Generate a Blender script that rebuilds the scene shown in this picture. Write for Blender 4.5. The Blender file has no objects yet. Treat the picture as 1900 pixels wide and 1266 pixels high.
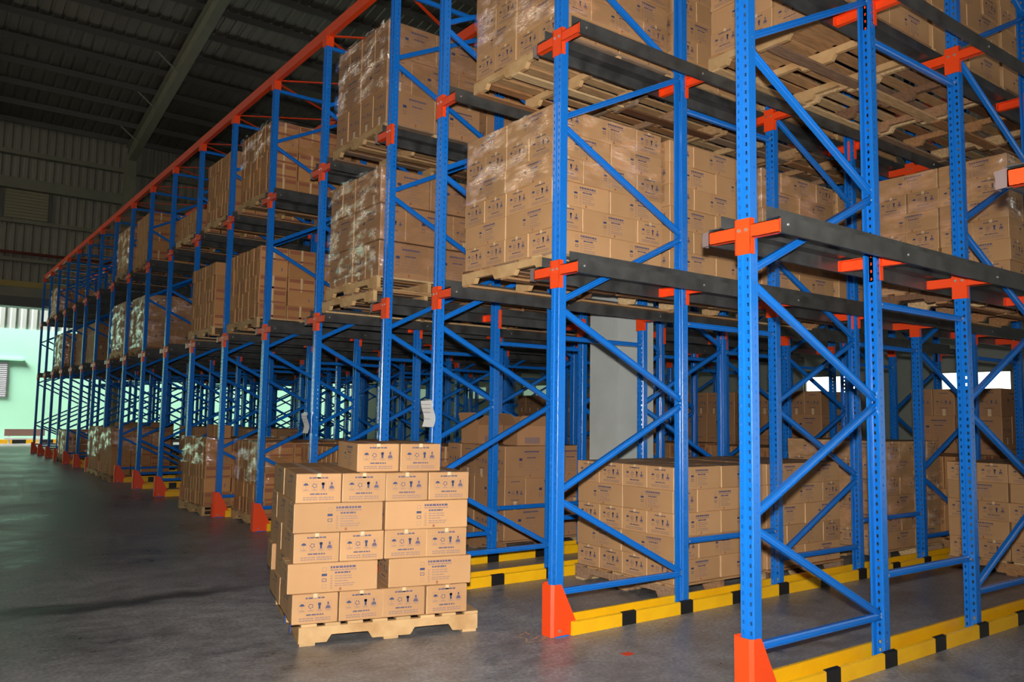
import bpy, math, random
from mathutils import Matrix, Vector
random.seed(7)
SC = bpy.context.scene
COL = SC.collection

# ------------------------------------------------------------------ camera
CX, CY, CZ = -3.6875, -2.8176, 1.5
YAW, PITCH, ROLL, FPX = 0.6410, 0.0898, 0.0156, 1521.3
fw = Vector((math.sin(YAW)*math.cos(PITCH), math.cos(YAW)*math.cos(PITCH), math.sin(PITCH)))
rt = Vector((math.cos(YAW), -math.sin(YAW), 0)); up = rt.cross(fw)
r2 = rt*math.cos(ROLL) + up*math.sin(ROLL); u2 = up*math.cos(ROLL) - rt*math.sin(ROLL)
cam_d = bpy.data.cameras.new('camera'); cam = bpy.data.objects.new('camera', cam_d); COL.objects.link(cam)
cam_d.sensor_width = 36; cam_d.lens = FPX/1900*36; cam_d.clip_start = .05; cam_d.clip_end = 200
M = Matrix((r2, u2, -fw)).transposed().to_4x4(); M.translation = (CX, CY, CZ); cam.matrix_world = M
SC.camera = cam

# ------------------------------------------------------------------ light and exposure
SC.view_settings.view_transform = 'Standard'; SC.view_settings.look = 'None'
SC.view_settings.gamma = 1; SC.view_settings.use_curve_mapping = False
SC.view_settings.exposure = 0.0
W = bpy.data.worlds.new('overcast sky'); SC.world = W; W.use_nodes = True
W.node_tree.nodes['Background'].inputs[0].default_value = (.93, .97, 1, 1)
W.node_tree.nodes['Background'].inputs[1].default_value = .04
def lamp(name, kind, loc, energy, color=(1, 1, 1), look=None, **kw):
    d = bpy.data.lights.new(name, kind); d.energy = energy; d.color = color
    for k, v in kw.items(): setattr(d, k, v)
    o = bpy.data.objects.new(name, d); COL.objects.link(o); o.location = loc
    if look: o.rotation_euler = (Vector(look)-Vector(loc)).to_track_quat('-Z', 'Y').to_euler()
    return o
# the hazy sun that lights the alley and the mint building outside the far opening
lamp('sun', 'SUN', (-20, 30, 20), 34.0, (1, .99, .95), look=(-20+.70, 30+.24, 20-.67), angle=.6)
# the photographer's flash, just above the lens
lamp('camera_flash', 'SPOT', (CX-.02, CY-.02, CZ+.16), 2450, (1, .97, .93), look=(CX+fw.x*8, CY+fw.y*8, CZ+fw.z*8), shadow_soft_size=.035, spot_size=1.75, spot_blend=1.0)

# ------------------------------------------------------------------ layout
P, GAP, L1, L2, TOP, FD, FG = 1.6236, .9417, 2.5006, 4.2141, 5.9358, 1.3531, 1.1606
STEP = FD+FG
NROW = 19
def RY(i):
    if i < 0: return i*1.59
    return i*P if i <= 2 else 2*P+GAP+(i-3)*P
NDEEP = 4
LEDGE = .075                      # rail ledge above the level's datum
WALL_Y, BACK_X, SIDE_X = 33.0, 14.0, -14.0
ORD = ['zeroth', 'first', 'second', 'third', 'fourth', 'fifth', 'sixth', 'seventh', 'eighth', 'ninth', 'tenth', 'eleventh', 'twelfth',
       'thirteenth', 'fourteenth', 'fifteenth', 'sixteenth', 'seventeenth', 'eighteenth', 'nineteenth', 'twentieth']

# ------------------------------------------------------------------ materials
def mat(name, col, rough=.5, metal=0., var=0., nscale=0., ncol=None, bump=0., bscale=30., coat=0., spec=.5):
    m = bpy.data.materials.new(name); m.use_nodes = True
    nt = m.node_tree; b = nt.nodes['Principled BSDF']; N = nt.nodes.new; L = nt.links.new
    b.inputs['Base Color'].default_value = (*col, 1); b.inputs['Roughness'].default_value = rough
    b.inputs['Metallic'].default_value = metal; b.inputs['Coat Weight'].default_value = coat; b.inputs['Specular IOR Level'].default_value = spec
    src = None
    if ncol:
        tc = N('ShaderNodeTexCoord'); nz = N('ShaderNodeTexNoise'); nz.inputs['Scale'].default_value = nscale; nz.inputs['Detail'].default_value = 5
        L(tc.outputs['Object'], nz.inputs['Vector'])
        rp = N('ShaderNodeValToRGB'); rp.color_ramp.elements[0].position = .35; rp.color_ramp.elements[1].position = .68
        rp.color_ramp.elements[0].color = (*col, 1); rp.color_ramp.elements[1].color = (*ncol, 1)
        L(nz.outputs['Fac'], rp.inputs[0]); src = rp.outputs[0]; L(src, b.inputs['Base Color'])
    if var:
        oi = N('ShaderNodeObjectInfo'); mr = N('ShaderNodeMapRange'); mr.inputs[3].default_value = 1-var; mr.inputs[4].default_value = 1+var
        L(oi.outputs['Random'], mr.inputs[0])
        hs = N('ShaderNodeHueSaturation'); hs.inputs['Color'].default_value = (*col, 1)
        if src: L(src, hs.inputs['Color'])
        L(mr.outputs[0], hs.inputs['Value']); L(hs.outputs[0], b.inputs['Base Color'])
    if bump:
        tc = N('ShaderNodeTexCoord'); nz = N('ShaderNodeTexNoise'); nz.inputs['Scale'].default_value = bscale; nz.inputs['Detail'].default_value = 4
        L(tc.outputs['Object'], nz.inputs['Vector'])
        bp = N('ShaderNodeBump'); bp.inputs['Strength'].default_value = bump; bp.inputs['Distance'].default_value = .01
        L(nz.outputs['Fac'], bp.inputs['Height']); L(bp.outputs[0], b.inputs['Normal'])
    return m
def emit(name, col, s):
    m = bpy.data.materials.new(name); m.use_nodes = True; b = m.node_tree.nodes['Principled BSDF']
    b.inputs['Base Color'].default_value = (0, 0, 0, 1); b.inputs['Emission Color'].default_value = (*col, 1); b.inputs['Emission Strength'].default_value = s
    return m
BLUE = mat('blue powder coat', (.006, .145, .54), .26, bump=.04, bscale=120, coat=.25)
ORANGE = mat('orange powder coat', (.80, .060, .006), .45, bump=.05, bscale=120)
BLACK = mat('black rail steel', (.030, .030, .029), .30, ncol=(.065, .066, .064), nscale=6)
GALV = mat('galvanised steel', (.30, .22, .21), .35, .5)
BOLT = mat('zinc bolt', (.6, .6, .58), .3, .8)
YELLOW = mat('yellow paint', (.92, .50, .004), .45, ncol=(.84, .43, .005), nscale=5)
STRIPE = mat('black stripe paint', (.008, .008, .008), .5)
CARD = mat('kraft cardboard', (.43, .235, .105), .75, var=.10, ncol=(.47, .265, .122), nscale=3, bump=.03, bscale=60, spec=.25)
CARD_B = mat('brown cardboard', (.36, .185, .085), .75, var=.10, ncol=(.40, .21, .098), nscale=3, spec=.25)
CARD_C = mat('tan cardboard', (.42, .195, .07), .75, var=.18, ncol=(.47, .225, .085), nscale=3, spec=.25)
EDGE = mat('cardboard edge', (.60, .38, .20), .7)
INK = mat('blue grey ink', (.085, .07, .12), .7)
INK2 = mat('faint ink', (.24, .15, .13), .7)
INKD = mat('dark blue ink', (.025, .04, .11), .7)
RED = mat('red ink', (.30, .098, .045), .7)
TAPE = mat('packing tape', (.62, .44, .25), .4)
WOOD = mat('pale pallet wood', (.56, .36, .17), .7, var=.16, ncol=(.42, .24, .10), nscale=7, bump=.12, bscale=40, spec=.2)
WOOD2 = mat('worn pallet wood', (.36, .19, .085), .75, var=.42, ncol=(.24, .115, .05), nscale=7, bump=.12, bscale=40, spec=.2)
def wood_mix():
    m = mat('mixed pallet boards', (.4, .22, .1), .75, bump=.12, bscale=40, spec=.2); nt = m.node_tree; N = nt.nodes.new; L = nt.links.new; b = nt.nodes['Principled BSDF']
    oi = N('ShaderNodeObjectInfo'); rp = N('ShaderNodeValToRGB'); el = rp.color_ramp.elements
    el[0].color = (.15, .065, .03, 1); el[1].color = (.60, .41, .21, 1); e = el.new(.4); e.color = (.36, .17, .07, 1); e = el.new(.7); e.color = (.44, .26, .12, 1); e = el.new(.2); e.color = (.30, .20, .13, 1)
    L(oi.outputs['Random'], rp.inputs[0])
    tc = N('ShaderNodeTexCoord'); mp = N('ShaderNodeMapping'); mp.inputs['Scale'].default_value = (2, 14, 14); nz = N('ShaderNodeTexNoise'); nz.inputs['Scale'].default_value = 3; nz.inputs['Detail'].default_value = 5
    L(tc.outputs['Object'], mp.inputs[0]); L(mp.outputs[0], nz.inputs['Vector'])
    mr = N('ShaderNodeMapRange'); mr.inputs[1].default_value = .3; mr.inputs[2].default_value = .7; mr.inputs[3].default_value = .7; mr.inputs[4].default_value = 1.2; L(nz.outputs['Fac'], mr.inputs[0])
    hs = N('ShaderNodeHueSaturation'); L(rp.outputs[0], hs.inputs['Color']); L(mr.outputs[0], hs.inputs['Value']); L(hs.outputs[0], b.inputs['Base Color'])
    return m
WOODMIX = wood_mix()
PAPER = mat('white paper', (.78, .77, .75), .7)
STRAP = mat('blue strap', (.01, .05, .30), .5)
MINT = mat('mint wall paint', (.40, .80, .58), .8, ncol=(.38, .77, .56), nscale=.6)
CLAD = mat('ribbed metal cladding', (.30, .28, .22), .55, .0, ncol=(.24, .225, .175), nscale=.5)
CLADW = mat('pale ribbed cladding', (.36, .40, .36), .6)
STEEL = mat('grey green structural steel', (.21, .205, .15), .5, ncol=(.25, .24, .17), nscale=2)
DARKST = mat('dark purlin steel', (.12, .115, .10), .5)
ROOFM = mat('foil backed roofing', (.14, .128, .105), .38, .35, ncol=(.20, .185, .155), nscale=.35, bump=.6, bscale=1.3)
CONC = mat('grey painted column', (.46, .48, .45), .6, ncol=(.41, .43, .40), nscale=3)
PLASTER = mat('grey plaster wall', (.33, .35, .30), .85, ncol=(.28, .30, .26), nscale=.8)
LOUV = mat('louvre metal', (.36, .33, .22), .5)
DAY = emit('daylight window pane', (.93, 1, .97), 2.6)
SKYL = emit('translucent daylight sheet', (1, .96, .80), 3.3)
DAYG = emit('green daylight pane', (.35, .55, .38), .55)
GREYW = mat('grey slatted shutter', (.55, .56, .60), .5)
BEIGE = mat('pinkish board', (.30, .17, .13), .7)
YBEAM = mat('ochre painted beam', (.42, .30, .08), .5)
DRED = mat('dark red pipe', (.16, .03, .02), .5)
# floor: worn power-floated concrete
def floor_mat():
    m = bpy.data.materials.new('worn grey concrete'); m.use_nodes = True; nt = m.node_tree; b = nt.nodes['Principled BSDF']; N = nt.nodes.new; L = nt.links.new
    tc = N('ShaderNodeTexCoord')
    def noise(scale, det, sx=1, sy=1):
        mp = N('ShaderNodeMapping'); mp.inputs['Scale'].default_value = (sx, sy, 1); L(tc.outputs['Object'], mp.inputs[0])
        z = N('ShaderNodeTexNoise'); z.inputs['Scale'].default_value = scale; z.inputs['Detail'].default_value = det; z.inputs['Roughness'].default_value = .62; L(mp.outputs[0], z.inputs['Vector']); return z.outputs['Fac']
    a = noise(.7, 8); c = noise(6, 12, .9, 1.1); d = noise(1.6, 6, .8, 1.1)
    mx = N('ShaderNodeMix'); mx.data_type = 'FLOAT'; mx.inputs[0].default_value = .42; L(a, mx.inputs[2]); L(c, mx.inputs[3])
    rp = N('ShaderNodeValToRGB'); e = rp.color_ramp.elements; e[0].position = .38; e[0].color = (.125, .120, .118, 1); e[1].position = .62; e[1].color = (.37, .357, .352, 1)
    L(mx.outputs[0], rp.inputs[0])
    # one dark crooked stain across the aisle
    sx = N('ShaderNodeSeparateXYZ'); L(tc.outputs['Object'], sx.inputs[0])
    def M(op, p, q):
        m_ = N('ShaderNodeMath'); m_.operation = op
        for k, v in enumerate((p, q)):
            if isinstance(v, (int, float)): m_.inputs[k].default_value = v
            else: L(v, m_.inputs[k])
        return m_.outputs[0]
    wob = M('MULTIPLY', M("SUBTRACT", d, .5), .8)
    line = M('ADD', M('SUBTRACT', sx.outputs['Y'], M('MULTIPLY', sx.outputs['X'], STAIN_K)), wob)
    dist = M('ABSOLUTE', M('SUBTRACT', line, STAIN_C), 0)
    mr = N('ShaderNodeMapRange'); mr.inputs[1].default_value = .04; mr.inputs[2].default_value = .22; mr.inputs[3].default_value = .28; mr.inputs[4].default_value = 1.; L(dist, mr.inputs[0])
    inx = N('ShaderNodeMapRange'); inx.inputs[1].default_value = -.9; inx.inputs[2].default_value = -1.6; L(sx.outputs['X'], inx.inputs[0])
    fac = N('ShaderNodeMix'); fac.data_type = 'FLOAT'; L(inx.outputs[0], fac.inputs[0]); fac.inputs[2].default_value = 1.; L(mr.outputs[0], fac.inputs[3])
    g2 = noise(38, 6); gr = N('ShaderNodeMapRange'); gr.inputs[1].default_value = .38; gr.inputs[2].default_value = .62; gr.inputs[3].default_value = .72; gr.inputs[4].default_value = 1.2; L(g2, gr.inputs[0])
    hs = N('ShaderNodeHueSaturation'); L(rp.outputs[0], hs.inputs['Color']); L(M('MULTIPLY', fac.outputs[0], gr.outputs[0]), hs.inputs['Value']); L(hs.outputs[0], b.inputs['Base Color'])
    rr = N('ShaderNodeMapRange'); rr.inputs[1].default_value = .38; rr.inputs[2].default_value = .62; rr.inputs[3].default_value = .27; rr.inputs[4].default_value = .5
    L(mx.outputs[0], rr.inputs[0]); L(rr.outputs[0], b.inputs['Roughness']); b.inputs['Specular IOR Level'].default_value = .33
    hsum = M('ADD', M('MULTIPLY', d, 1.6), c)
    bp = N('ShaderNodeBump'); bp.inputs['Strength'].default_value = .22; bp.inputs['Distance'].default_value = .02; L(hsum, bp.inputs['Height']); L(bp.outputs[0], b.inputs['Normal'])
    return m
STAIN_K, STAIN_C = 0.0, 4.22
FLOORM = floor_mat()
# stretch film: mostly clear, with crinkled sharp reflections
def film_mat():
    m = bpy.data.materials.new('clear stretch film'); m.use_nodes = True; nt = m.node_tree; N = nt.nodes.new; L = nt.links.new
    for n in list(nt.nodes): nt.nodes.remove(n)
    out = N('ShaderNodeOutputMaterial'); mix = N('ShaderNodeAddShader'); tr = N('ShaderNodeBsdfTransparent'); gl = N('ShaderNodeBsdfGlossy')
    tr.inputs[0].default_value = (.92, .92, .92, 1); gl.inputs['Roughness'].default_value = .10; gl.inputs[0].default_value = (1, 1, 1, 1)
    tc = N('ShaderNodeTexCoord'); mp = N('ShaderNodeMapping'); mp.inputs['Scale'].default_value = (1, 1, 2.6); nz = N('ShaderNodeTexNoise'); nz.inputs['Scale'].default_value = 5; nz.inputs['Detail'].default_value = 5
    L(tc.outputs['Object'], mp.inputs[0]); L(mp.outputs[0], nz.inputs['Vector'])
    bp = N('ShaderNodeBump'); bp.inputs['Strength'].default_value = 1.0; bp.inputs['Distance'].default_value = .05; L(nz.outputs['Fac'], bp.inputs['Height']); L(bp.outputs[0], gl.inputs['Normal'])
    n2 = N('ShaderNodeTexNoise'); n2.inputs['Scale'].default_value = 3.2; n2.inputs['Detail'].default_value = 3; L(mp.outputs[0], n2.inputs['Vector'])
    pk = N('ShaderNodeMapRange'); pk.inputs[1].default_value = .46; pk.inputs[2].default_value = .66; pk.inputs[3].default_value = .02; pk.inputs[4].default_value = .65; L(n2.outputs['Fac'], pk.inputs[0]); L(pk.outputs[0], gl.inputs[0])
    L(tr.outputs[0], mix.inputs[0]); L(gl.outputs[0], mix.inputs[1]); L(mix.outputs[0], out.inputs[0])
    return m
FILM = film_mat()

# ------------------------------------------------------------------ mesh helpers
class MB:
    def __init__(s): s.v = []; s.f = []; s.m = []; s.mats = []
    def mi(s, m):
        if m not in s.mats: s.mats.append(m)
        return s.mats.index(m)
    def face(s, pts, m):
        n = len(s.v); s.v += [tuple(p) for p in pts]; s.f.append(tuple(range(n, n+len(pts)))); s.m.append(s.mi(m))
    def box(s, a, b, m):
        x0, y0, z0 = a; x1, y1, z1 = b; n = len(s.v); k = s.mi(m)
        s.v += [(x0, y0, z0), (x1, y0, z0), (x1, y1, z0), (x0, y1, z0), (x0, y0, z1), (x1, y0, z1), (x1, y1, z1), (x0, y1, z1)]
        for q in ((0, 3, 2, 1), (4, 5, 6, 7), (0, 1, 5, 4), (1, 2, 6, 5), (2, 3, 7, 6), (3, 0, 4, 7)): s.f.append(tuple(n+i for i in q)); s.m.append(k)
    def sweep(s, A, B, prof, uax, vax, m, closed=False):
        A, B, uax, vax = map(Vector, (A, B, uax, vax)); n = len(s.v); k = s.mi(m); c = len(prof)
        for O in (A, B):
            for (u, v) in prof: s.v.append(tuple(O+uax*u+vax*v))
        for i in range(c if closed else c-1):
            j = (i+1) % c; s.f.append((n+i, n+j, n+c+j, n+c+i)); s.m.append(k)
        if closed:
            s.f.append(tuple(range(n+c-1, n-1, -1))); s.m.append(k); s.f.append(tuple(range(n+c, n+2*c))); s.m.append(k)
    def prism(s, poly, y0, y1, m, ax='xz'):
        n = len(s.v); k = s.mi(m); c = len(poly)
        for y in (y0, y1):
            for (a, b) in poly: s.v.append((a, y, b) if ax == 'xz' else (y, a, b) if ax == 'yz' else (a, b, y))
        for i in range(c): j = (i+1) % c; s.f.append((n+i, n+j, n+c+j, n+c+i)); s.m.append(k)
        s.f.append(tuple(range(n+c-1, n-1, -1))); s.m.append(k); s.f.append(tuple(range(n+c, n+2*c))); s.m.append(k)
    def cyl(s, c, ax, r, h, m, n=8):
        c = Vector(c); ax = Vector(ax).normalized(); u = ax.orthogonal().normalized(); v = ax.cross(u)
        s.sweep(c, c+ax*h, [(r*math.cos(2*math.pi*i/n), r*math.sin(2*math.pi*i/n)) for i in range(n)], u, v, m, True)
    def add(s, o, T):
        n = len(s.v); s.v += [tuple(T @ Vector(p)) for p in o.v]; s.f += [tuple(n+i for i in q) for q in o.f]
        mm = [s.mi(x) for x in o.mats]; s.m += [mm[i] for i in o.m]
    def mesh(s, name):
        me = bpy.data.meshes.new(name); me.from_pydata(s.v, [], s.f)
        for m in s.mats: me.materials.append(m)
        me.polygons.foreach_set('material_index', s.m); me.update(); return me
def obj(name, me, parent=None, loc=(0, 0, 0), rz=0., label=None, cat=None, group=None, kind=None, rx=0., ry=0.):
    if isinstance(me, MB): me = me.mesh(name)
    o = bpy.data.objects.new(name, me); COL.objects.link(o); o.location = loc
    if rz or rx or ry: o.rotation_euler = (rx, ry, rz)
    if parent: o.parent = parent
    if label: o['label'] = label
    if cat: o['category'] = cat
    if group: o['group'] = group
    if kind: o['kind'] = kind
    return o
def thing(name, loc, label, cat, group=None, rz=0.):
    o = obj(name, None, None, loc, rz, label, cat, group); o.empty_display_size = .2; return o
def near(x, y, z=1.5): return math.hypot(x-CX, y-CY)

# ------------------------------------------------------------------ building shell
b = MB(); b.face([(-30, -20, 0), (30, -20, 0), (30, 60, 0), (-30, 60, 0)], FLOORM)
obj('floor', b, kind='structure', label='worn dark grey concrete warehouse floor')
# chalk smudge and orange dash on the floor
b = MB()
for k in range(9):
    a = random.uniform(0, 6.28); x, y = -.08+random.uniform(-.16, .05), 1.66+random.uniform(-.10, .10)
    dx, dy = .06*math.cos(a), .06*math.sin(a); b.face([(x-dx, y-dy, .002), (x+dy*.1, y-dx*.1, .002), (x+dx, y+dy, .002), (x-dy*.1, y+dx*.1, .002)], EDGE)
obj('chalk_mark', b, label='pale chalk smudge on the floor by the second post guard', cat='chalk mark')
RIDGE = 6.0
def roof_z(y): return 12.35+.17*(33-y) if y >= RIDGE else 12.35+.17*(33-RIDGE)-.17*(RIDGE-y)
b = MB()
def ribbed(b, n, pa, pb, depth, m, axis):
    pass
# ceiling: trapezoid-ribbed roofing, sheets run down the slope
b = MB(); pitch = .35; x = -16.0; prof = []
while x < 22: prof += [(x, 0), (x+.22, 0), (x+.25, .03), (x+.32, .03)]; x += pitch
for (ya, yb) in ((RIDGE, 33.3), (-14.0, RIDGE)):
    n = len(b.v); k = b.mi(ROOFM)
    for y in (ya, yb):
        z = 12.35+.17*(33-RIDGE)-.17*abs(y-RIDGE)
        for (u, v) in prof: b.v.append((u, y, z+v))
    c = len(prof)
    for i in range(c-1): b.f.append((n+i, n+i+1, n+c+i+1, n+c+i)); b.m.append(k)
ceil = obj('ceiling', b, kind='structure', label='dark ribbed metal roof on purlins')
pm = MB(); pm.sweep((-16, 0, 0), (22, 0, 0), [(-.04, -.2), (.03, -.2), (.03, 0), (-.04, 0)], (0, 1, 0), (0, 0, 1), DARKST, True); pm = pm.mesh('purlin')
y = 32.6
while y > RIDGE: obj('purlin', pm, ceil, (0, y, 12.35+.17*(33-y)-.02)); y -= 1.42
for (x0, w) in ((3.25, .28), (-4.6, .28), (11.1, .28)):
    b = MB(); za, zb = 12.35-.22, 12.35+.17*(33-RIDGE)-.22
    b.prism([(32.8, za), (RIDGE, zb), (RIDGE, zb-.55), (27, za+.17*5.8-.55), (32.8, za-.75)], x0-.01, x0+.01, STEEL, 'yz')
    for d, q in ((0, 0), (-.55, -.75)):
        b.sweep((x0, 32.8, za+q), (x0, RIDGE, zb+d), [(-w/2, -.012), (w/2, -.012), (w/2, .012), (-w/2, .012)], (1, 0, 0), (0, 0, 1), STEEL, True)
    obj('rafter', b, ceil)
    b = MB(); b.box((x0-.2, 32.70, 0), (x0+.2, 32.72, 11.7), STEEL); b.box((x0-.2, 32.28, 0), (x0+.2, 32.30, 11.7), STEEL); b.box((x0-.01, 32.3, 0), (x0+.01, 32.7, 11.7), STEEL)
    obj('column', b, ceil)
    for y in (31.2, 28.4, 25.6):
        b = MB(); z = 12.35+.17*(33-y); b.cyl((x0, y, z-.75), (-.75, 0, .6), .03, .95, STEEL, 6); obj('fly_brace', b, ceil)
# far wall above the opening: ribbed cladding
OPEN_Z = 5.25
b = MB(); x = SIDE_X; prof = []
while x < 22: prof += [(x, 0), (x+.12, 0), (x+.15, .05), (x+.26, .05)]; x += .29
b.sweep((0, WALL_Y+.05, OPEN_Z), (0, WALL_Y+.05, 12.4), prof, (1, 0, 0), (0, 1, 0), CLAD)
wf = obj('wall_far', b, kind='structure', label='ribbed metal cladding of the far wall above the opening')
def girt(name, z0, z1, m, y0=32.72, y1=33.0, xa=SIDE_X, xb=20.0):
    q = MB(); q.box((xa, y0, z0), (xb, y1, z1), m); return obj(name, q, wf)
girt('eave_beam', 11.05, 11.22, STEEL); girt('girt', 9.75, 10.15, STEEL); girt('girt', 8.46, 8.60, STEEL, 32.86); girt('girt', 7.0, 7.12, STEEL, 32.86)
q = MB(); q.cyl((SIDE_X, 32.8, 7.3), (1, 0, 0), .06, 34, DRED, 10); obj('pipe', q, wf)
girt('header_beam', 6.0, 6.22, YBEAM, 32.7); girt('header_beam', 5.62, 5.98, STEEL, 32.6)
q = MB(); q.box((SIDE_X, 32.55, 5.25), (20, 33.3, 5.62), DARKST); obj('header_beam', q, wf)
for xa in (-4.3, -2.75, -1.0):
    q = MB(); q.box((xa, 32.93, 8.62), (xa+.06, 32.99, 9.74), DARKST); q.box((xa+1.5, 32.93, 8.62), (xa+1.56, 32.99, 9.74), DARKST)
    lf = obj('louvre_frame', q, wf)
    sm = MB(); sm.prism([(0, 0), (.05, .12), (.06, .12), (.01, 0)], xa+.06, xa+1.5, LOUV, 'yz')
    sm = sm.mesh('louvre_slat')
    for i in range(9): obj('louvre_slat', sm, lf, (0, 32.90, 8.64+i*.122))
# back wall behind the rack with its row of windows
b = MB()
wins = [5.0, 8.25, 19.6, 23.2, 26.8]
edges = [-12]+[e for c in wins for e in (c-.72, c+.72)]+[34]
WZ0, WZ1 = 2.06, 2.56
for i in range(0, len(edges), 2): b.box((BACK_X, edges[i], 0), (BACK_X+.2, edges[i+1], 4.2), PLASTER)
for c in wins:
    b.box((BACK_X, c-.72, 0), (BACK_X+.2, c+.72, WZ0), PLASTER); b.box((BACK_X, c-.72, WZ1), (BACK_X+.2, c+.72, 4.2), PLASTER)
wb = obj('wall_back', b, kind='structure', label='grey plaster wall behind the rack')
b = MB(); y = -12.0; prof = []
while y < 34: prof += [(y, 0), (y+.12, 0), (y+.15, .05), (y+.26, .05)]; y += .29
b.sweep((BACK_X+.1, 0, 4.2), (BACK_X+.1, 0, 17), prof, (0, 1, 0), (1, 0, 0), CLAD); obj('cladding', b, wb)
for n, c in enumerate(wins):
    g = MB(); g.box((BACK_X+.12, c-.72, WZ0), (BACK_X+.13, c+.72, WZ1), DAY if n < 2 else DAYG)
    w = obj('window_%d' % (n+1), g, kind='structure', label='daylit strip window in the back wall, %s from right' % ORD[n+1])
    fr = MB()
    for yy in (-.72, -.02, .68): fr.box((BACK_X+.04, c+yy, WZ0), (BACK_X+.1, c+yy+.04, WZ1), STEEL)
    fr.box((BACK_X+.04, c-.72, WZ0), (BACK_X+.1, c+.72, WZ0+.04), STEEL); fr.box((BACK_X+.04, c-.72, WZ1-.04), (BACK_X+.1, c+.72, WZ1), STEEL)
    obj('window_frame', fr, w)
# left long side of the hall (out of frame)
b = MB(); LW0, LW1 = 9.2, 12.4; lws = [13.6+5.2*k for k in range(4)]
b.box((SIDE_X-.2, -14, 0), (SIDE_X, 33.3, LW0), CLAD); b.box((SIDE_X-.2, -14, LW1), (SIDE_X, 33.3, 17.2), CLAD)
ed = [-14]+[e for c in lws for e in (c-1.9, c+1.9)]+[33.3]
for k in range(0, len(ed), 2): b.box((SIDE_X-.2, ed[k], LW0), (SIDE_X, ed[k+1], LW1), CLAD)
obj('wall_left', b, kind='structure', label='ribbed cladding side wall of the hall')
for n, c in enumerate(lws):
    g = MB(); g.box((SIDE_X-.12, c-1.9, LW0), (SIDE_X-.11, c+1.9, LW1), SKYL)
    w = obj('window_%d' % (n+20), g, kind='structure', label='translucent daylight panel high in the side wall')
    fr = MB()
    for yy in (-1.9, -.65, .60, 1.84): fr.box((SIDE_X-.1, c+yy, LW0), (SIDE_X-.02, c+yy+.06, LW1), STEEL)
    obj('window_frame', fr, w)
# mint building across the alley, seen through the far opening
MY = 38.0
b = MB(); b.box((-14, MY, -.2), (20, MY+.3, 4.85), MINT)
mint = thing('neighbouring_building', (0, 0, 0), 'mint green plastered building outside the far opening', 'building'); obj('plaster_wall', b, mint)
b = MB(); x = -14.0; prof = []
while x < 20: prof += [(x, 0), (x+.16, 0), (x+.2, .06), (x+.36, .06)]; x += .4
b.sweep((0, MY+.02, 4.85), (0, MY+.02, 7.5), prof, (1, 0, 0), (0, 1, 0), CLADW); obj('upper_cladding', b, mint)
b = MB(); b.box((-2.2, MY-.03, 1.9), (.02, MY, 3.42), GREYW); wn = obj('window_shutter', b, mint)
sl = MB(); sl.prism([(0, 0), (-.03, .02), (-.03, .05), (0, .07)], -2.15, -.03, GREYW, 'yz'); sl = sl.mesh('shutter_slat')
for i in range(18): obj('shutter_slat', sl, wn, (0, MY-.03, 1.93+i*.082))
b = MB(); b.box((-2.4, MY-.12, 3.48), (.55, MY, 3.56), MINT); obj('window_canopy', b, mint)
b = MB(); b.box((-14, MY-1.2, 0), (20, MY-1.0, .16), STRIPE)
kb = obj('kerb', b, label='black and yellow kerb below the mint wall', cat='kerb')
ym = MB(); ym.box((0, MY-1.21, 0), (.5, MY-.99, .165), YELLOW); ym = ym.mesh('yellow_block')
for i in range(16): obj('yellow_block', ym, kb, (-10.3+i*1.0+.02, 0, 0))
for n, xa in enumerate((-1.75, -.10)):
    t = thing('plank_barrier', (xa, MY-1.5, 0), 'pinkish plank barrier by the kerb, %s' % ('at the left picture edge' if n == 0 else 'beside the farthest rack post'), 'barrier', 'plank barriers outside')
    q = MB(); q.box((0, 0, .32), (1.45, .05, .60), BEIGE); obj('plank', q, t)
    q = MB(); q.box((0, -.02, .17), (1.45, .0, .24), PAPER); obj('plank', q, t)
    q = MB(); q.box((0, 0, 0), (.06, .05, .32), PAPER); q = q.mesh('leg'); obj('leg', q, t, (.15, 0, 0)); obj('leg', q, t, (1.2, 0, 0))
# building column standing in the gap between the two rack blocks
b = MB(); b.prism([(2.50, 3.50), (2.98, 3.50), (2.98, 3.94), (2.50, 3.94)], 0, 14, CONC, 'xy')
bc = obj('building_column', b, label='pale grey building column between the two rack blocks', cat='column')
q = MB(); q.box((2.44, 3.5, 0), (2.50, 3.94, 14), CONC); obj('casing_edge', q, bc)

# ------------------------------------------------------------------ rack meshes
UPTOP = 5.80
def upright_mesh(back):
    q = MB(); s = -1 if back else 1; ox = FD if back else 0
    def X(x): return ox+s*x
    def strip(p0, p1, z0=.0, z1=UPTOP): q.face([(X(p0[0]), p0[1], z0), (X(p1[0]), p1[1], z0), (X(p1[0]), p1[1], z1), (X(p0[0]), p0[1], z1)], BLUE)
    def holes(p0, p1, hz, off):
        z = .0; a = off
        while a < UPTOP-.06: strip(p0, p1, z, a); z = a+hz; a += .05
        strip(p0, p1, z, UPTOP)
    for g in (-1, 1):
        strip((0, 0.0), (0, 0)) if False else None
        strip((.010, 0), (.010, g*.006)); strip((.010, g*.006), (0, g*.011)); strip((0, g*.011), (0, g*.022))
        holes((0, g*.022), (0, g*.035), .02, .06)
        strip((0, g*.035), (0, g*.046)); strip((0, g*.046), (.004, g*.05)); strip((.004, g*.05), (.040, g*.05))
        holes((.040, g*.05), (.050, g*.05), .016, .085)
        strip((.050, g*.05), (.074, g*.05)); strip((.074, g*.05), (.078, g*.046)); strip((.078, g*.046), (.078, g*.030)); strip((.078, g*.030), (.060, g*.027))
    q.v = [((ox+(v[0]-ox)*.88), v[1]*.88, v[2]) for v in q.v]
    q.box((min(X(-.02), X(.1)), -.07, 0), (max(X(-.02), X(.1)), .07, .008), BLUE)
    return q.mesh('upright')
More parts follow.
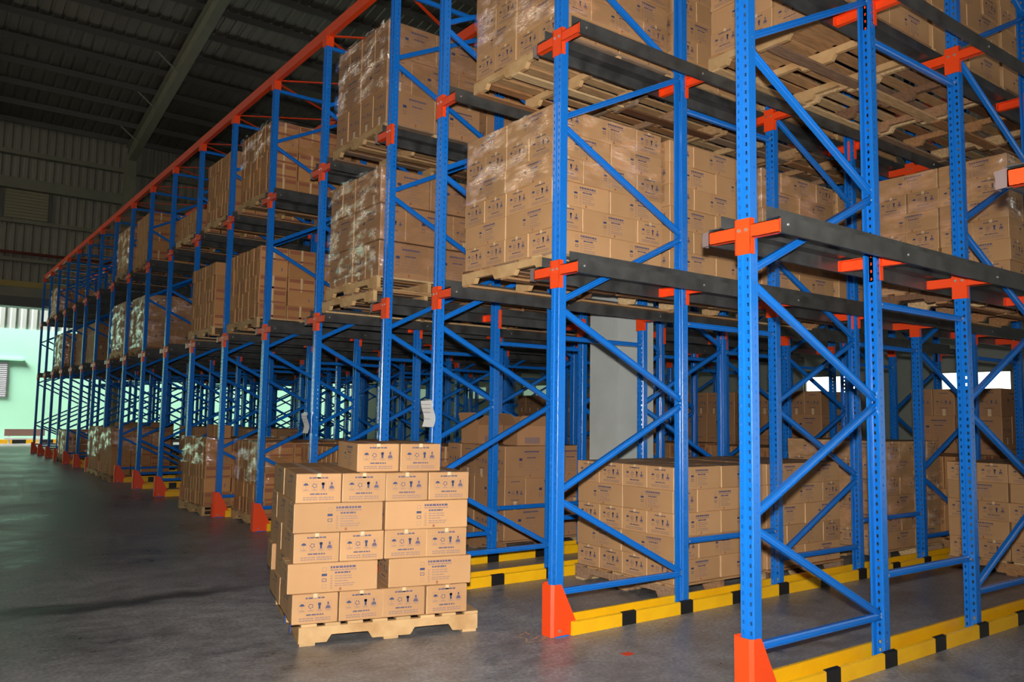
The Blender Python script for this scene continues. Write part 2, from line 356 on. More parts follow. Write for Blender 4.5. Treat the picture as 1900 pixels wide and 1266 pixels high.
UPF, UPB = upright_mesh(False), upright_mesh(True)
def holes_bolt(q, p, ax): q.cyl(p, ax, .009, .008, BOLT, 6)
CPROF = [(-.021, .017), (-.021, -.012), (-.011, -.016), (-.006, -.009), (.006, -.009), (.011, -.016), (.021, -.012), (.021, .017)]
def brace_mesh(a, c, name):
    q = MB(); A = Vector((a[0], 0, a[1])); B = Vector((c[0], 0, c[1])); d = (B-A).normalized(); u = Vector((-d.z, 0, d.x))
    q.sweep(A, B, CPROF, u, (0, 1, 0), BLUE)
    for e, s in ((A, 1), (B, -1)): holes_bolt(q, e+d*s*.02+Vector((0, -.022, 0)), (0, -1, 0))
    return q.mesh(name)
XF, XB = .045, FD-.045
BR = []
for par in (0, 1):
    l = []
    for n in range(8):
        za, zb = .27+.6725*n, .27+.6725*(n+1)
        x0, x1 = (XB, XF) if (n+par) % 2 == 0 else (XF, XB)
        l.append(('brace', brace_mesh((x0, za+.025), (x1, zb-.025), 'brace')))
    for z in (.285, 5.70): l.append(('strut', brace_mesh((XF, z), (XB, z), 'strut')))
    BR.append(l)
SP = [brace_mesh((FD+.006, z), (STEP-.006, z), 'row_spacer') for z in (.53, 2.25, 4.03)]
def bracket_mesh(sides, back):
    q = MB(); s = -1 if back else 1; ox = FD if back else 0
    def bx(x0, x1, y0, y1, z0, z1, m): q.box((min(ox+s*x0, ox+s*x1), y0, z0), (max(ox+s*x0, ox+s*x1), y1, z1), m)
    bx(-.006, .0, -.050, .050, -.1, .1, ORANGE)
    for g in (-1, 1): bx(-.006, .030, g*.050-.003, g*.050+.003, -.1, .1, ORANGE)
    for g in sides:
        y0, y1 = sorted((g*.045, g*.236))
        bx(-.004, .0, y0, y1, -.012, .062, ORANGE); bx(-.004, .035, y0, y1, .058, .062, ORANGE); bx(-.004, .035, y0, y1, -.012, -.008, ORANGE)
        bx(-.004, .035, g*.236-.003, g*.236+.003, -.012, .062, ORANGE)
    for g in (-1, 1): q.cyl((ox-s*.006, g*.024, .035), (-s, 0, 0), .010, .007, BOLT, 6)
    return q.mesh('rail_bracket')
BK = {}
def bracket(sides, back):
    k = (sides, back)
    if k not in BK: BK[k] = bracket_mesh(*k)
    return BK[k]
capm = MB()
capm.box((-.012, -.051, 5.70), (.08, .051, 5.815), ORANGE); capm = capm.mesh('post_cap')
capb = MB(); capb.box((FD-.08, -.051, 5.70), (FD+.012, .051, 5.815), ORANGE); capb = capb.mesh('post_cap')
RAILLEN = STEP*NDEEP-FG+.05
def rail_mesh(g):
    q = MB()
    pr = [(.150, .145), (.155, .145), (.155, .079), (.244, .079), (.244, -.016), (.226, -.016), (.226, -.011), (.239, -.011), (.239, .074), (.150, .074)]
    q.sweep((.002, 0, 0), (RAILLEN, 0, 0), [(g*a, z) for a, z in pr], (0, 1, 0), (0, 0, 1), BLACK, True)
    x = .06
    while x < RAILLEN: q.cyl((x, g*.244, .035), (0, g, 0), .008, .005, BOLT, 6); x += 1.25
    return q.mesh('pallet_rail')
RAIL = {1: rail_mesh(1), -1: rail_mesh(-1)}
q = MB(); q.prism([(.236, -.012), (.285, -.016), (.290, .062), (.236, .070)], -.004, .0, GALV, 'yz'); q.box((-.004, .284, -.014), (.05, .288, .06), GALV); ENDP = q.mesh('end_plate')
# floor guide rails
def guide_mesh():
    q = MB(); Lg = STEP*NDEEP-FG-.02
    pr = [(-.085, 0), (-.085, .088), (-.070, .094), (-.066, .090), (-.066, .006), (.066, .006), (.066, .105), (.085, .105), (.085, 0)]
    q.sweep((.12, 0, 0), (.12+Lg, 0, 0), pr, (0, 1, 0), (0, 0, 1), YELLOW, True); return q.mesh('guide_rail'), Lg
GM, GL = guide_mesh()
q = MB(); q.prism([(-.0875, .001), (-.0835, .001), (-.0835, .086), (-.063, .0935), (-.063, .0965), (-.0875, .0905)], -.07, .07, STRIPE, 'yz'); GS = q.mesh('black_stripe')
def guard_mesh():
    q = MB(); t = .006
    q.prism([(-.062, 0), (-.045, -.02), (.045, -.02), (.062, 0), (.062, t), (.045, t-.02), (-.045, t-.02), (-.062, t)], .002, .35, ORANGE, 'xy')
    q2 = MB()
    for (a, c, z) in [(0, 0, 0)]: pass
    # rotate profile so that its front looks to -x
    q.v = [(y-.015, -x, z) for (x, y, z) in q.v]
    for g in (-1, 1):
        q.prism([(-.015, .002), (.20, .002), (.20, .05), (.055, .33), (.04, .35), (-.015, .35)], g*.062-.003, g*.062+.003, ORANGE)
        for x in (.03, .15): q.cyl((x, g*.065, .04), (0, g, 0), .011, .008, BOLT, 6)
    return q.mesh('post_guard')
GUARD = guard_mesh()

# ------------------------------------------------------------------ rack assembly
def rowname(i): return 'rightmost row, mostly out of frame' if i < 0 else '%s row from the right' % ORD[i+1]
for i in range(-1, NROW):
    y = RY(i); par_sides = (1, -1)
    if i == 2: par_sides = (-1,)
    if i == 3: par_sides = (1,)
    if i == NROW-1: par_sides = (-1,)
    nd = 1 if i == -1 else NDEEP
    for k in range(nd):
        t = thing('upright_frame', (k*STEP, y, 0), 'blue perforated upright frame, %s, %s' % (rowname(i), ('at the aisle', 'second from aisle', 'third from aisle', 'fourth from aisle')[k]), 'rack frame', 'blue upright frames of the drive-in rack')
        obj('upright', UPF, t); obj('upright', UPB, t)
        for nm, me in BR[k % 2]: obj(nm, me, t)
        for lv in (L1, L2):
            obj('rail_bracket', bracket(par_sides, False), t, (0, 0, lv)); obj('rail_bracket', bracket(par_sides, True), t, (0, 0, lv))
        obj('post_cap', capm, t); obj('post_cap', capb, t)
        if k < nd-1:
            for n, me in enumerate(SP): obj('row_spacer', me, None, (k*STEP, y, 0), label='blue spacer strut, %s, %s gap from aisle, %s' % (rowname(i).split(',')[0], ORD[k+1], ('near floor', 'below lower rails', 'below upper rails')[n]), cat='strut', group='blue spacer struts')
    for lv, ln in ((L1, 'lower'), (L2, 'upper')):
        for g in par_sides:
            r = obj('pallet_rail', RAIL[g], None, (0, y, lv), label='black steel pallet rail, %s level, %s side of %s' % (ln, 'left' if g > 0 else 'right', rowname(i).split(',')[0]), cat='rail', group='black pallet rails')
            if g > 0: obj('end_plate', ENDP, r)
    g = obj('guide_rail', GM, None, (0, y, 0), label='yellow and black floor guide rail under the %s' % rowname(i).split(',')[0], cat='guide rail', group='floor guide rails')
    x = .66
    while x < GL: obj('black_stripe', GS, g, (x, 0, 0)); x += .62
    obj('post_guard', GUARD, None, (-.012, y, 0), label='orange steel post guard at the foot of the %s' % rowname(i).split(',')[0], cat='post guard', group='orange post guards')
# top tie beams and plan bracing
for i in range(-1, NROW-1):
    y0, y1 = RY(i), RY(i+1); w = y1-y0
    for k in range(NDEEP):
        for e, xx in enumerate((.04, FD-.04)):
            if e == 1 and k > 1: continue
            q = MB(); q.box((-.03, .004, 0), (.03, w-.004, .12), ORANGE)
            q.box((-.034, -.035+.04, -.03), (-.030, .075, .10), ORANGE); q.box((-.034, w-.075, -.03), (-.030, w-.005, .10), ORANGE)
            obj('tie_beam', q, None, (k*STEP+xx, y0, UPTOP+.016), label='orange top tie beam over the %s bay from the right, %s' % (ORD[i+2], ('front edge' if k == 0 and e == 0 else '%s line back' % ORD[2*k+e])), cat='beam', group='orange top tie beams')
    if i != 2:
        for k in range(2):
            t = None
            for s in (0, 1):
                q = MB(); A = (k*STEP+.06, y0+.06, 0); B = ((k+1)*STEP+.02, y1-.06, 0)
                if s: A, B = (A[0], B[1], -.012), (B[0], A[1], -.012)
                d = (Vector(B)-Vector(A)).normalized(); u = d.cross(Vector((0, 0, 1)))
                q.sweep(A, B, [(-.018, -.004), (.018, -.004), (.018, .004), (-.018, .004)], u, (0, 0, 1), ORANGE, True)
                if s == 0: t = thing('plan_bracing', (0, 0, UPTOP+.03), 'crossed thin orange plan bracing over the %s bay from the right, %s line' % (ORD[i+2], ORD[k+1]), 'bracing', 'orange plan bracing')
                obj('brace_strap', q, t)

# ------------------------------------------------------------------ pallets
PW, PD, PH = 1.22, 1.20, .134
def pallet_parts(wd):
    q = MB(); h0, h1 = .016, .116; n = [(-PW/2, h0), (-.43, h0), (-.40, h0+.045), (-.16, h0+.045), (-.13, h0), (.13, h0), (.16, h0+.045), (.40, h0+.045), (.43, h0), (PW/2, h0), (PW/2, h1), (-PW/2, h1)]
    # stringer along y, notched
    q.prism(n, -.02, .02, wd, 'yz'); st = q.mesh('stringer')
    q = MB(); q.box((-PD/2, -.05, 0), (PD/2, .05, .0175), wd); q.v = [(x, yy, z) for x, yy, z in q.v]; bd = q.mesh('board')
    return st, bd
_a, _b = pallet_parts(WOOD), pallet_parts(WOODMIX)
PAL = {0: (_a[0], _b[1]), 1: _b, 2: _a}
def pallet(loc, rz, label, style=0, group='wooden pallets', strap=False):
    t = thing('wooden_pallet', loc, label, 'pallet', group, rz); st, bd = PAL[style]; bd2 = bd
    for x in (-PD/2+.02, 0, PD/2-.02): obj('stringer', st, t, (x, 0, 0))
    for j in range(8):
        obj('deck_board', bd, t, (random.uniform(-.008, .008), -.555+j*1.11/7+random.uniform(-.012, .012), .1165), rz=random.uniform(-.008, .008))
    for yy in (-.55, 0, .55): obj('bottom_board', bd2, t, (random.uniform(-.004, .004), yy, -.0015), rz=random.uniform(-.006, .006))
    if strap:
        for x in (-.25, .02):
            q = MB(); q.box((x-.014, .612, .004), (x+.014, .618, .26), STRAP); obj('strap', q, t)
    return t

# ------------------------------------------------------------------ cartons
def words(q, put, u0, u1, v, h, m, seed):
    rr = random.Random(seed); u = u0
    while u < u1-.004:
        w = min(rr.uniform(.012, .03), u1-u); put([(u, v), (u+w, v), (u+w, v+h), (u, v+h)], m); u += w+.004
def carton_mesh(L, Wd, H, cm, style, detail=True, bev=.004):
    q = MB(); a, c = L/2, Wd/2; e = bev
    # bevelled box
    def ring(x, y, z): return [(-x, -y, z), (x, -y, z), (x, y, z), (-x, y, z)]
    if detail:
        r0, r1, r2_, r3 = ring(a-e, c-e, 0), [(-a, -c+e), (-a+e, -c), (a-e, -c), (a, -c+e), (a, c-e), (a-e, c), (-a+e, c), (-a, c-e)], None, ring(a-e, c-e, H)
        lo = [(x, y, e) for x, y in r1]; hi = [(x, y, H-e) for x, y in r1]
        for i in range(8):
            j = (i+1) % 8; q.face([lo[i], lo[j], hi[j], hi[i]], cm if i % 2 == 1 else EDGE)
        ins = [(-a+e, -c+e), (a-e, -c+e), (a-e, c-e), (-a+e, c-e)]
        top = [(x, y, H) for x, y in ins]; bot = [(x, y, 0) for x, y in ins]
        q.face(top, cm); q.face(bot[::-1], cm)
        cor = [(7, 0, 0), (1, 2, 1), (3, 4, 2), (5, 6, 3)]
        for k, (i, j, t) in enumerate([(0, 1, 0), (2, 3, 1), (4, 5, 2), (6, 7, 3)]):
            q.face([hi[i], hi[j], top[t]], cm); q.face([lo[j], lo[i], bot[t]], cm)
        for (i, j, t, s) in ((1, 2, 0, 1), (3, 4, 1, 2), (5, 6, 2, 3), (7, 0, 3, 0)):
            q.face([hi[i], hi[j], top[s], top[t]], cm); q.face([lo[j], lo[i], bot[t], bot[s]], cm)
    else:
        q.box((-a, -c, 0), (a, c, H), cm)
    d = .0008
    def putter(kind):
        if kind == '-x': return lambda pts, m: q.face([(-a-d, -u, v) for u, v in pts], m)
        if kind == '+x': return lambda pts, m: q.face([(a+d, u, v) for u, v in pts], m)
        if kind == '-y': return lambda pts, m: q.face([(u, -c-d, v) for u, v in pts], m)
        return lambda pts, m: q.face([(-u, c+d, v) for u, v in pts], m)
    def R(put, u0, v0, u1, v1, m): put([(u0, v0), (u1, v0), (u1, v1), (u0, v1)], m)
    def frame(put, u0, v0, u1, v1, t, m): R(put, u0, v0, u1, v0+t, m); R(put, u0, v1-t, u1, v1, m); R(put, u0, v0, u0+t, v1, m); R(put, u1-t, v0, u1, v1, m)
    def icons(put, s=1., v0=None):
        v0 = H*.42 if v0 is None else v0
        for n in range(4):
            u = (-.083+.0555*n)*s
            frame(put, u-.021*s, v0-.004*s, u+.021*s, v0+.062*s, .0013, INK2)
            R(put, u-.014*s, v0+.002*s, u+.014*s, v0+.008*s, INK2)
            if n == 0:
                put([(u+.016*s*math.cos(t*math.pi/6), v0+.034*s+.016*s*math.sin(t*math.pi/6)) for t in range(7)], INKD); R(put, u-.001, v0+.014*s, u+.001, v0+.034*s, INK)
            elif n == 1:
                for t in range(5):
                    A = math.pi/2+t*1.2566; B = A+1.2566*.7
                    put([(u+.017*s*math.cos(A), v0+.032*s+.017*s*math.sin(A)), (u+.010*s*math.cos(A), v0+.032*s+.010*s*math.sin(A)), (u+.010*s*math.cos(B), v0+.032*s+.010*s*math.sin(B)), (u+.017*s*math.cos(B), v0+.032*s+.017*s*math.sin(B))], INK)
            elif n == 2:
                R(put, u-.0065*s, v0+.012*s, u+.0065*s, v0+.052*s, INKD); R(put, u-.010*s, v0+.036*s, u+.010*s, v0+.052*s, INKD)
            else:
                put([(u-.018*s, v0+.012*s), (u+.018*s, v0+.012*s), (u+.010*s, v0+.032*s), (u-.010*s, v0+.032*s)], INK); R(put, u-.006*s, v0+.036*s, u+.006*s, v0+.054*s, INK)
    def end_print(put, sd, s=1.):
        words(q, put, -.062*s, .062*s, H*.83, .010*s, INK, sd); icons(put, s)
        words(q, put, -.055*s, .055*s, H*.28, .009*s, INK, sd+1)
        for n, v in enumerate((.17, .10)): words(q, put, -.10*s, -.008*s, H*v, .0065*s, INK2, sd+2+n); words(q, put, .002*s, .10*s, H*v, .0065*s, INK2, sd+5+n)
    def long_print(put, sd, s=1., flip=1):
        words(q, put, -.02*s, .145*s, H*.80, .014*s, INK, sd); words(q, put, -.02*s, .15*s, H*.72, .008*s, INK2, sd+9); words(q, put, .01*s, .11*s, H*.62, .011*s, INK, sd+1)
        for n, v in enumerate((.52, .44, .35, .26, .19)): words(q, put, .01*s, (.12, .13, .10, .14, .13)[n]*s, H*v, .0055*s, INK2, sd+3+n)
        for n, v in enumerate((.52, .44, .36, .28, .20, .12)): R(put, -.018*s, H*v, -.006*s, H*v+.006*s, INK2)
        frame(put, -.072*s, H*.70, -.046*s, H*.84, .002, INK2)
        R(put, -.076*s, H*.55, -.042*s, H*.63, INKD); frame(put, -.074*s, H*.36, -.044*s, H*.47, .004, INK); frame(put, -.072*s, H*.14, -.046*s, H*.27, .0015, INK2)
        R(put, .04*s, H*.05, .055*s, H*.14, RED)
    if style == 'A':
        end_print(putter('-x'), 1); end_print(putter('+x'), 11); long_print(putter('-y'), 21); long_print(putter('+y'), 31)
        for kx in ('-x', '+x'): R(putter(kx), -.012, H-.03, .012, H, TAPE)
        q.face([(-a, -.024, H+d), (a, -.024, H+d), (a, .024, H+d), (-a, .024, H+d)], TAPE)
    elif style == 'B':
        end_print(putter('-x'), 3, 1.0); end_print(putter('+x'), 13, 1.); long_print(putter('-y'), 23, 1.25); long_print(putter('+y'), 33, 1.25)
        for kk in ('-x', '+x'): R(putter(kk), -.022, H*.0, .022, H*.25, TAPE)
    elif style == 'C':      # red printed, light tape down the middle of the long side
        for kk in ('-y', '+y'):
            pt = putter(kk); R(pt, -a*.92, H*.66, -.02, H*.92, RED); R(pt, .02, H*.66, a*.92, H*.92, RED); R(pt, -a*.92, H*.08, a*.92, H*.22, RED); R(pt, -.016, 0, .010, H, TAPE)
        for kk in ('-x', '+x'):
            pt = putter(kk); R(pt, -c*.55, H*.15, c*.0, H*.75, RED)
    elif style == 'D':      # plain ends out
        for kk in ('-y', '+y'): R(putter(kk), a*.5, H*.35, a*.62, H*.6, INK2)
    return q
A_DIM = (.585, .292, .19); B_DIM = (.57, .285, .36); C_DIM = (.375, .124, .19)
CART = {}
for st, dm, cm in (('A', A_DIM, CARD), ('B', B_DIM, CARD_B), ('C', C_DIM, CARD_C), ('D', C_DIM, CARD_C)):
    CART[st] = carton_mesh(*dm, cm, st)
CME = {k: v.mesh('carton') for k, v in CART.items()}
QUEUE = []          # (priority, kind, matrix, label)
def T(load, x, y, z, rz):
    (lx, ly, lz, lr) = load
    return Matrix.Translation((lx, ly, lz)) @ Matrix.Rotation(lr, 4, 'Z') @ Matrix.Translation((x, y, z)) @ Matrix.Rotation(rz, 4, 'Z')
NW = ['leftmost', 'second from left', 'third from left', 'rightmost']
def load_A(loc, tiers, desc, pr, rz=0., full=False, frontvis=True, kind='A', sloppy=.006, h=None):
    """loc = centre of the load's base on the pallet; front looks to -x; +y is the viewer's left"""
    L, Wd, H = A_DIM if kind == 'A' else B_DIM
    H = h or H; g = .006; rr = random.Random(hash((round(loc[0], 2), round(loc[1], 2), round(loc[2], 2))) & 0xffff)
    ld = (*loc, rz); name = 'printed brown' if kind == 'A' else 'large brown'
    for n in range(tiers):
        z = n*H; top = n == tiers-1; j = lambda: rr.uniform(-sloppy, sloppy)
        wd = Wd+g; tn = '%s tier' % ('bottom' if n == 0 else 'top' if top else ORD[n+1])
        items = []
        if n % 2 == 0:
            for i in range(4):
                y = (1.5-i)*wd
                if frontvis or i == 3 or top or full: items.append((-L/2-.004, y, 0, 'front ' + NW[i] if not frontvis or True else ''))
                if top or i == 3 or (full and i == 0): items.append((L/2+.004, y, 0, 'rear ' + NW[i]))
        else:
            for i in (0, 1):
                y = (.5-i)*(L+(.075 if full and n == 1 else .022))
                if frontvis or i == 1 or top or full: items.append((-L/2-.004-L/2+Wd/2, y, 1, 'front ' + ('left' if i == 0 else 'right')))
                if full or top or i == 1: items.append((L/2+.004+L/2-Wd/2, y, 1, 'rear ' + ('left' if i == 0 else 'right')))
            for i in range(4):
                if top or i == 3 or (full and i == 0): items.append((0, (1.5-i)*wd, 0, 'middle ' + NW[i]))
        for (x, y, o, pos) in items:
            rzz = (math.pi/2 if o else 0)+(math.pi if rr.random() < .0 else 0)+rr.uniform(-.012, .012)
            QUEUE.append((pr, kind, T(ld, x+j(), y+j(), z, rzz), '%s carton, %s, %s, %s' % (name, tn, pos, desc)))
def load_C(loc, tiers, desc, pr, rz=0., nfront=9, frontvis=True, short=0):
    L, Wd, H = C_DIM; ld = (*loc, rz); rr = random.Random(int(loc[1]*100) & 0xffff)
    for n in range(tiers):
        z = n*H; top = n == tiers-1; tn = '%s tier' % ('bottom' if n == 0 else 'top' if top else ORD[n+1])
        cnt = nfront-(short if top else 0)
        for i in range(cnt):
            y = (4-i)*(Wd+.007)
            for k in range(3):
                if not ((k == 0 and frontvis) or i == nfront-1 or top): continue
                st = 'C' if (n % 2 == 0) ^ (rr.random() < .12) else 'D'
                QUEUE.append((pr+(0 if k == 0 or i == nfront-1 else 30), st, T(ld, -.39+k*.39+rr.uniform(-.008, .008), y, z, rr.uniform(-.02, .02)), 'narrow tan carton, %s, %s from left, %s, %s' % (tn, ORD[i+1], ('front', 'middle', 'rear')[k], desc)))
def wrap(loc, w, d, z0, z1, label, group='stretch wrap', rz=0.):
    """film around a load: four crinkled sides, local box d (x) by w (y)"""
    q = MB(); rr = random.Random(int(loc[1]*77+z0*31) & 0xffff); pts = []
    nu, nv = 14, 7; cs = [(-d/2, w/2), (-d/2, -w/2), (d/2, -w/2), (d/2, w/2)]
    loop = []
    for s in range(4):
        (xa, ya), (xb, yb) = cs[s], cs[(s+1) % 4]
        for i in range(nu): t = i/nu; loop.append((xa+(xb-xa)*t, ya+(yb-ya)*t))
    n = len(loop); V = []
    for v in range(nv+1):
        z = z0+(z1-z0)*v/nv
        for (x, y) in loop:
            k = 1+rr.uniform(-.002, .010); V.append((x*k, y*k, z+rr.uniform(-.012, .012)))
    q.v = V; q.mi(FILM)
    for v in range(nv):
        for i in range(n):
            j = (i+1) % n; q.f.append((v*n+i, v*n+j, (v+1)*n+j, (v+1)*n+i)); q.m.append(0)
    me = q.mesh('stretch_wrap'); me.polygons.foreach_set('use_smooth', [True]*len(me.polygons))
    return obj('stretch_wrap', me, None, loc, rz, label, 'plastic wrap', group)

def bayY(bn): return (RY(bn)+RY(bn+1))/2
Z1, Z2 = L1+LEDGE+.006, L2+LEDGE+.006
BN = lambda bn: '%s bay' % ORD[bn+1]
LVN = {0: 'floor', 1: 'lower-rail', 2: 'upper-rail'}
def place(bn, lv, x0, kind, tiers, slot, pr, double=False, style=1, wrapz=None, dy=0., h=None, frontvis=True, rz=0., short=0):
    z = (0.002, Z1, Z2)[lv]; y = bayY(bn)+dy; xc = x0+PD/2
    lo = '%s load, %s%s' % (LVN[lv], BN(bn), '' if slot == 0 else ', %s pallet back' % ORD[slot+1])
    if double:
        pallet((xc-.03, y+.01, z), rz, 'empty wooden pallet beneath the loaded one, lower rails, %s, %s from aisle' % (BN(bn), ORD[slot+1]), style); z += PH+.003
    pallet((xc, y, z), rz, 'wooden pallet under the %s from right%s' % (lo.split(',')[0]+' in '+BN(bn), '' if slot == 0 else ', %s from the aisle' % ORD[slot+1]), style); z += PH+.001
    if kind in 'AB': load_A((xc, y, z), tiers, lo, pr, rz, frontvis=frontvis, kind=kind, h=h)
    else: load_C((xc, y, z), tiers, lo, pr, rz, frontvis=frontvis, short=short)
    if wrapz: wrap((xc, y, z), 1.215, 1.205, wrapz[0], wrapz[1], 'clear stretch wrap round the %s from right' % lo.replace(',', ' in', 1), rz=rz)

# the pallet standing in the aisle
FRZ = math.radians(76.0); FR = (-.797, 2.737, .002)
pallet(FR, FRZ, 'pale wooden pallet standing out in the aisle under a carton stack', 2, strap=True)
ftop = (FR[0]-.97*.068, FR[1]+.242*.068, FR[2]+PH+.001)
load_A(ftop, 5, 'aisle pallet stack', 0, FRZ, full=True, h=.192)
for yy, nm in ((.04, 'left'), (-.262, 'right')):
    QUEUE.append((0, 'A', T((*ftop, FRZ), -.20, yy, .192*5, .03), 'printed brown carton lying loose on top of the aisle pallet stack, %s one' % nm))

# second bay: floor, lower and upper rails
place(1, 0, 1.46, 'A', 5, 0, 4); place(1, 0, 2.70, 'A', 5, 1, 5, frontvis=False)
place(1, 0, 4.75, 'A', 6, 2, 8, wrapz=(.2, 1.12))
for s, x in enumerate((.14, 1.42, 2.68, 3.94)): place(1, 1, x, 'A', 6, s, (1, 5, 6, 9)[s], style=0 if s == 0 else 1, wrapz=(.57, 1.13) if s == 0 else ((.4, 1.13) if s == 2 else None), frontvis=s == 0)
for s, x in enumerate((.22, 1.47, 2.72, 3.97)): place(1, 2, x, 'A', 7, s, (2, 7, 9, 15)[s], style=0 if s == 0 else 1, wrapz=(.2, 1.32) if s == 0 else None, frontvis=s == 0)
# first bay
for s, x in enumerate((1.43, 2.68, 3.93, 5.18)): place(0, 2, x, 'A', 7, s+1, (3, 7, 9, 14)[s], style=0 if s == 0 else 1, frontvis=s == 0)
for s, x in enumerate((3.93, 5.18)): place(0, 1, x, 'A', 6, s+3, (4, 16)[s], wrapz=(.5, 1.13) if s == 0 else None, frontvis=s == 0)
place(0, 0, 5.18, 'A', 5, 4, 6)
# fourth bay (behind the narrow gap)
place(3, 1, .02, 'B', 3, 0, 2, double=True, style=0, wrapz=(.05, 1.12), h=.375); place(3, 1, 1.27, 'B', 3, 1, 6, double=True, h=.375, frontvis=False); place(3, 1, 2.55, 'B', 3, 2, 10, double=True, h=.375, frontvis=False)
place(3, 2, .05, 'B', 3, 0, 2, style=0, wrapz=(.36, 1.08), h=.36); place(3, 2, 1.3, 'B', 3, 1, 6, h=.36, frontvis=False); place(3, 2, 2.55, 'B', 3, 2, 10, h=.36, frontvis=False)
place(3, 0, 1.62, 'B', 3, 0, 3, h=.33)
# sixth to eighth bays: narrow tan cartons
place(4, 0, .45, 'C', 5, 0, 6)
place(5, 0, .16, 'C', 5, 0, 2, wrapz=(.42, .97), style=0); place(6, 0, -.12, 'C', 5, 0, 1, wrapz=(.57, .97), style=0)
place(5, 1, -.02, 'C', 5, 0, 2, style=0); place(6, 1, -.10, 'C', 5, 0, 3, style=0)
place(5, 2, .06, 'C', 5, 0, 3, style=0, wrapz=(.5, .97)); place(6, 2, .06, 'C', 5, 0, 4, style=0); place(7, 2, .05, 'C', 2, 0, 6, style=0)
place(5, 1, 1.25, 'C', 5, 1, 7, frontvis=False); place(5, 2, 1.3, 'C', 5, 1, 7, frontvis=False)
place(5, 0, 1.42, 'C', 5, 1, 7, frontvis=False); place(4, 0, 1.7, 'C', 5, 1, 8, frontvis=False)
# far bays
place(9, 1, .05, 'B', 3, 0, 20, h=.33, wrapz=(.0, .99)); place(10, 1, .0, 'B', 3, 0, 20, h=.34, wrapz=(.05, 1.0))
place(9, 2, .05, 'C', 5, 0, 20); place(10, 2, .02, 'C', 5, 0, 21, wrapz=(.1, .9))
place(10, 0, -.1, 'C', 5, 0, 20, wrapz=(.5, .95)); place(11, 0, -.05, 'C', 5, 0, 21, wrapz=(.3, .95)); place(9, 0, 1.1, 'B', 3, 0, 22, h=.33); place(8, 0, 1.6, 'B', 3, 0, 22, h=.33)
place(15, 1, .0, 'C', 5, 0, 22, wrapz=(.0, .95)); place(16, 2, .02, 'C', 4, 0, 22, wrapz=(.0, .75)); place(14, 0, .0, 'C', 4, 0, 22, wrapz=(.1, .75)); place(14, 1, .3, 'B', 3, 0, 22, h=.33)
place(13, 1, .3, 'B', 3, 0, 23, h=.33); place(12, 0, .8, 'B', 3, 0, 23, h=.33)
# tall block stacks deep at the back of the lanes
for bn in (1, 3, 4, 5, 6, 7): 
    place(bn, 0, 7.6, 'B', 5, 6, 25, h=.36); place(bn, 0, 6.3, 'C', 5, 5, 26)
place(0, 0, 7.6, 'B', 5, 6, 25, h=.36)
# open cartons on the floor load of the fourth bay
def open_carton(loc, rz, label):
    t = thing('open_carton', loc, label, 'carton', 'open cartons', rz); L, Wd, H = .40, .30, .27
    q = MB(); w = .004
    q.box((-L/2, -Wd/2, 0), (L/2, Wd/2, w), CARD_B)
    for s in (-1, 1): q.box((-L/2, s*Wd/2-w/2, 0), (L/2, s*Wd/2+w/2, H), CARD_B); q.box((s*L/2-w/2, -Wd/2, 0), (s*L/2+w/2, Wd/2, H), CARD_B)
    q.box((-.1, -Wd/2-w, .07), (.1, -Wd/2-w/2-.0005, .14), INK2); obj('body', q, t)
    for s in (-1, 1):
        q = MB(); q.box((-L/2, -.002, 0), (L/2, .002, Wd*.5), CARD_B); obj('flap', q, t, (0, s*Wd/2, H), rx=-s*random.uniform(.3, .9))
        q = MB(); q.box((-.002, -Wd/2, 0), (.002, Wd/2, Wd*.5), CARD_B); obj('flap', q, t, (s*L/2, 0, H), ry=s*random.uniform(.2, .7))
z3 = .002+PH+.99
open_carton((1.95, bayY(3)+.30, z3-.02), .12, 'open brown carton with raised flaps on the floor load, left one')
open_carton((2.15, bayY(3)-.28, z3-.02), -.1, 'open brown carton with raised flaps on the floor load, right one')
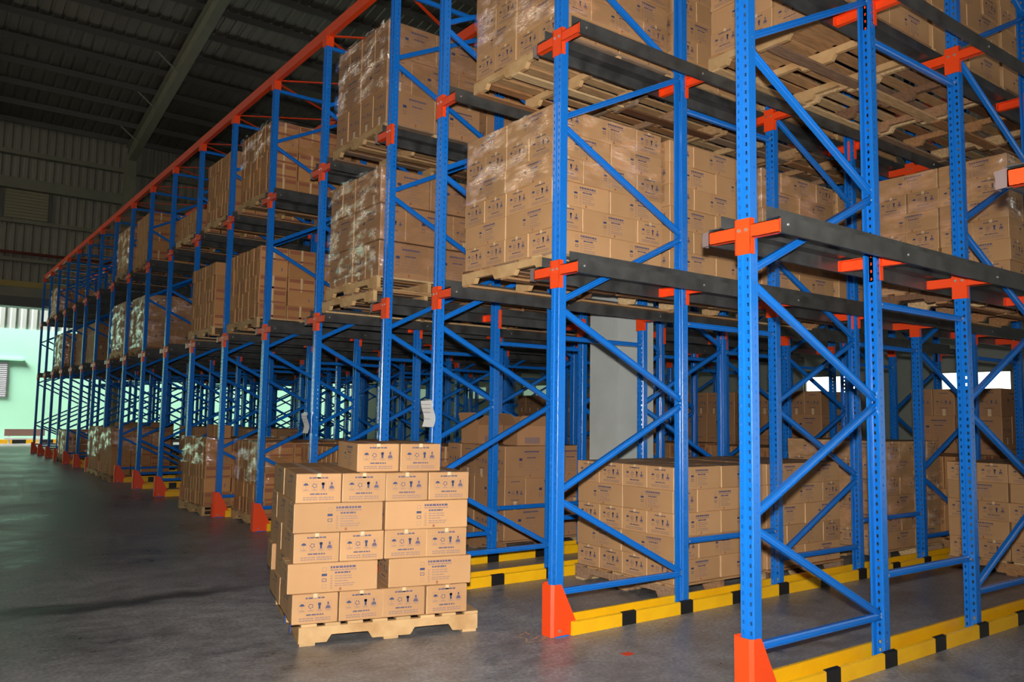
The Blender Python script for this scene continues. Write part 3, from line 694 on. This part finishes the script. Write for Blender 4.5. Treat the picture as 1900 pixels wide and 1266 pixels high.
# loose carton on top of the wrapped floor load of the seventh bay
QUEUE.append((0, 'D', T((.3, bayY(6)+.35, .002+PH+.95, 0), 0, 0, 0, math.pi/2), 'plain brown carton lying on top of the wrapped floor load'))
QUEUE.append((0, 'D', T((.3, bayY(6)-.05, .002+PH+.95, 0), 0, 0, 0, math.pi/2), 'plain brown carton on the wrapped floor load, right of the first'))

# individuals up to 300 of a kind, the rest as one heap
QUEUE.sort(key=lambda t: t[0])
groups = {'A': 'printed brown cartons', 'B': 'large brown cartons', 'C': 'narrow tan cartons', 'D': 'narrow tan cartons'}
fam = {'A': 'A', 'B': 'B', 'C': 'C', 'D': 'C'}
count = {}; rest = {}; seen = set()
for pr, k, Mx, lab in QUEUE:
    f = fam[k]; count[f] = count.get(f, 0)+1
    if count[f] <= 300:
        if lab in seen: print('DUP', lab)
        seen.add(lab)
        o = obj({'A': 'printed_carton', 'B': 'large_carton', 'C': 'narrow_carton'}[f], CME[k], None, label=lab, cat='carton', group=groups[k]); o.matrix_world = Mx
    else: rest.setdefault(f, []).append((k, Mx))
for f, lst in rest.items():
    q = MB()
    for k, Mx in lst: q.add(CART[k], Mx)
    obj('carton_stacks', q, label='%s stacked farther back on the rack' % groups[f], cat='cartons', kind='stuff')
print('cartons', count)

# ------------------------------------------------------------------ small things
def tag(loc, rz, w, h, label):
    t = thing('paper_tag', loc, label, 'paper', 'paper tags', rz)
    q = MB(); n = 8
    for i in range(n):
        f = lambda t_: .018*math.sin(t_*math.pi*1.6)
        z0, z1 = h*i/n, h*(i+1)/n; q.face([(f(i/n), w/2, z0), (f(i/n), -w/2, z0), (f((i+1)/n), -w/2, z1), (f((i+1)/n), w/2, z1)], PAPER)
    obj('sheet', q, t)
    q = MB()
    for v in (.3, .55, .7, .85): q.box((-.0225, -w*.4, h*v), (-.0215, w*.4, h*v+.003), INK2)
    obj('ruled_lines', q, t)
    q = MB(); q.box((-.012, -.03, h-.02), (.012, .03, h+.012), BOLT); obj('clip', q, t)
tag((-.035, RY(2)+.02, 1.385), 0, .19, .225, 'white paper sheet clipped to the third front post')
tag((-.035, RY(4)+.09, 1.26), 0, .15, .22, 'white paper sheet clipped to the fifth front post')
q = MB(); q.box((.09, .99, .0005), (.17, 1.05, .0012), ORANGE); obj('orange_mark', q, label='short orange paint dash on the bare floor', cat='paint mark')
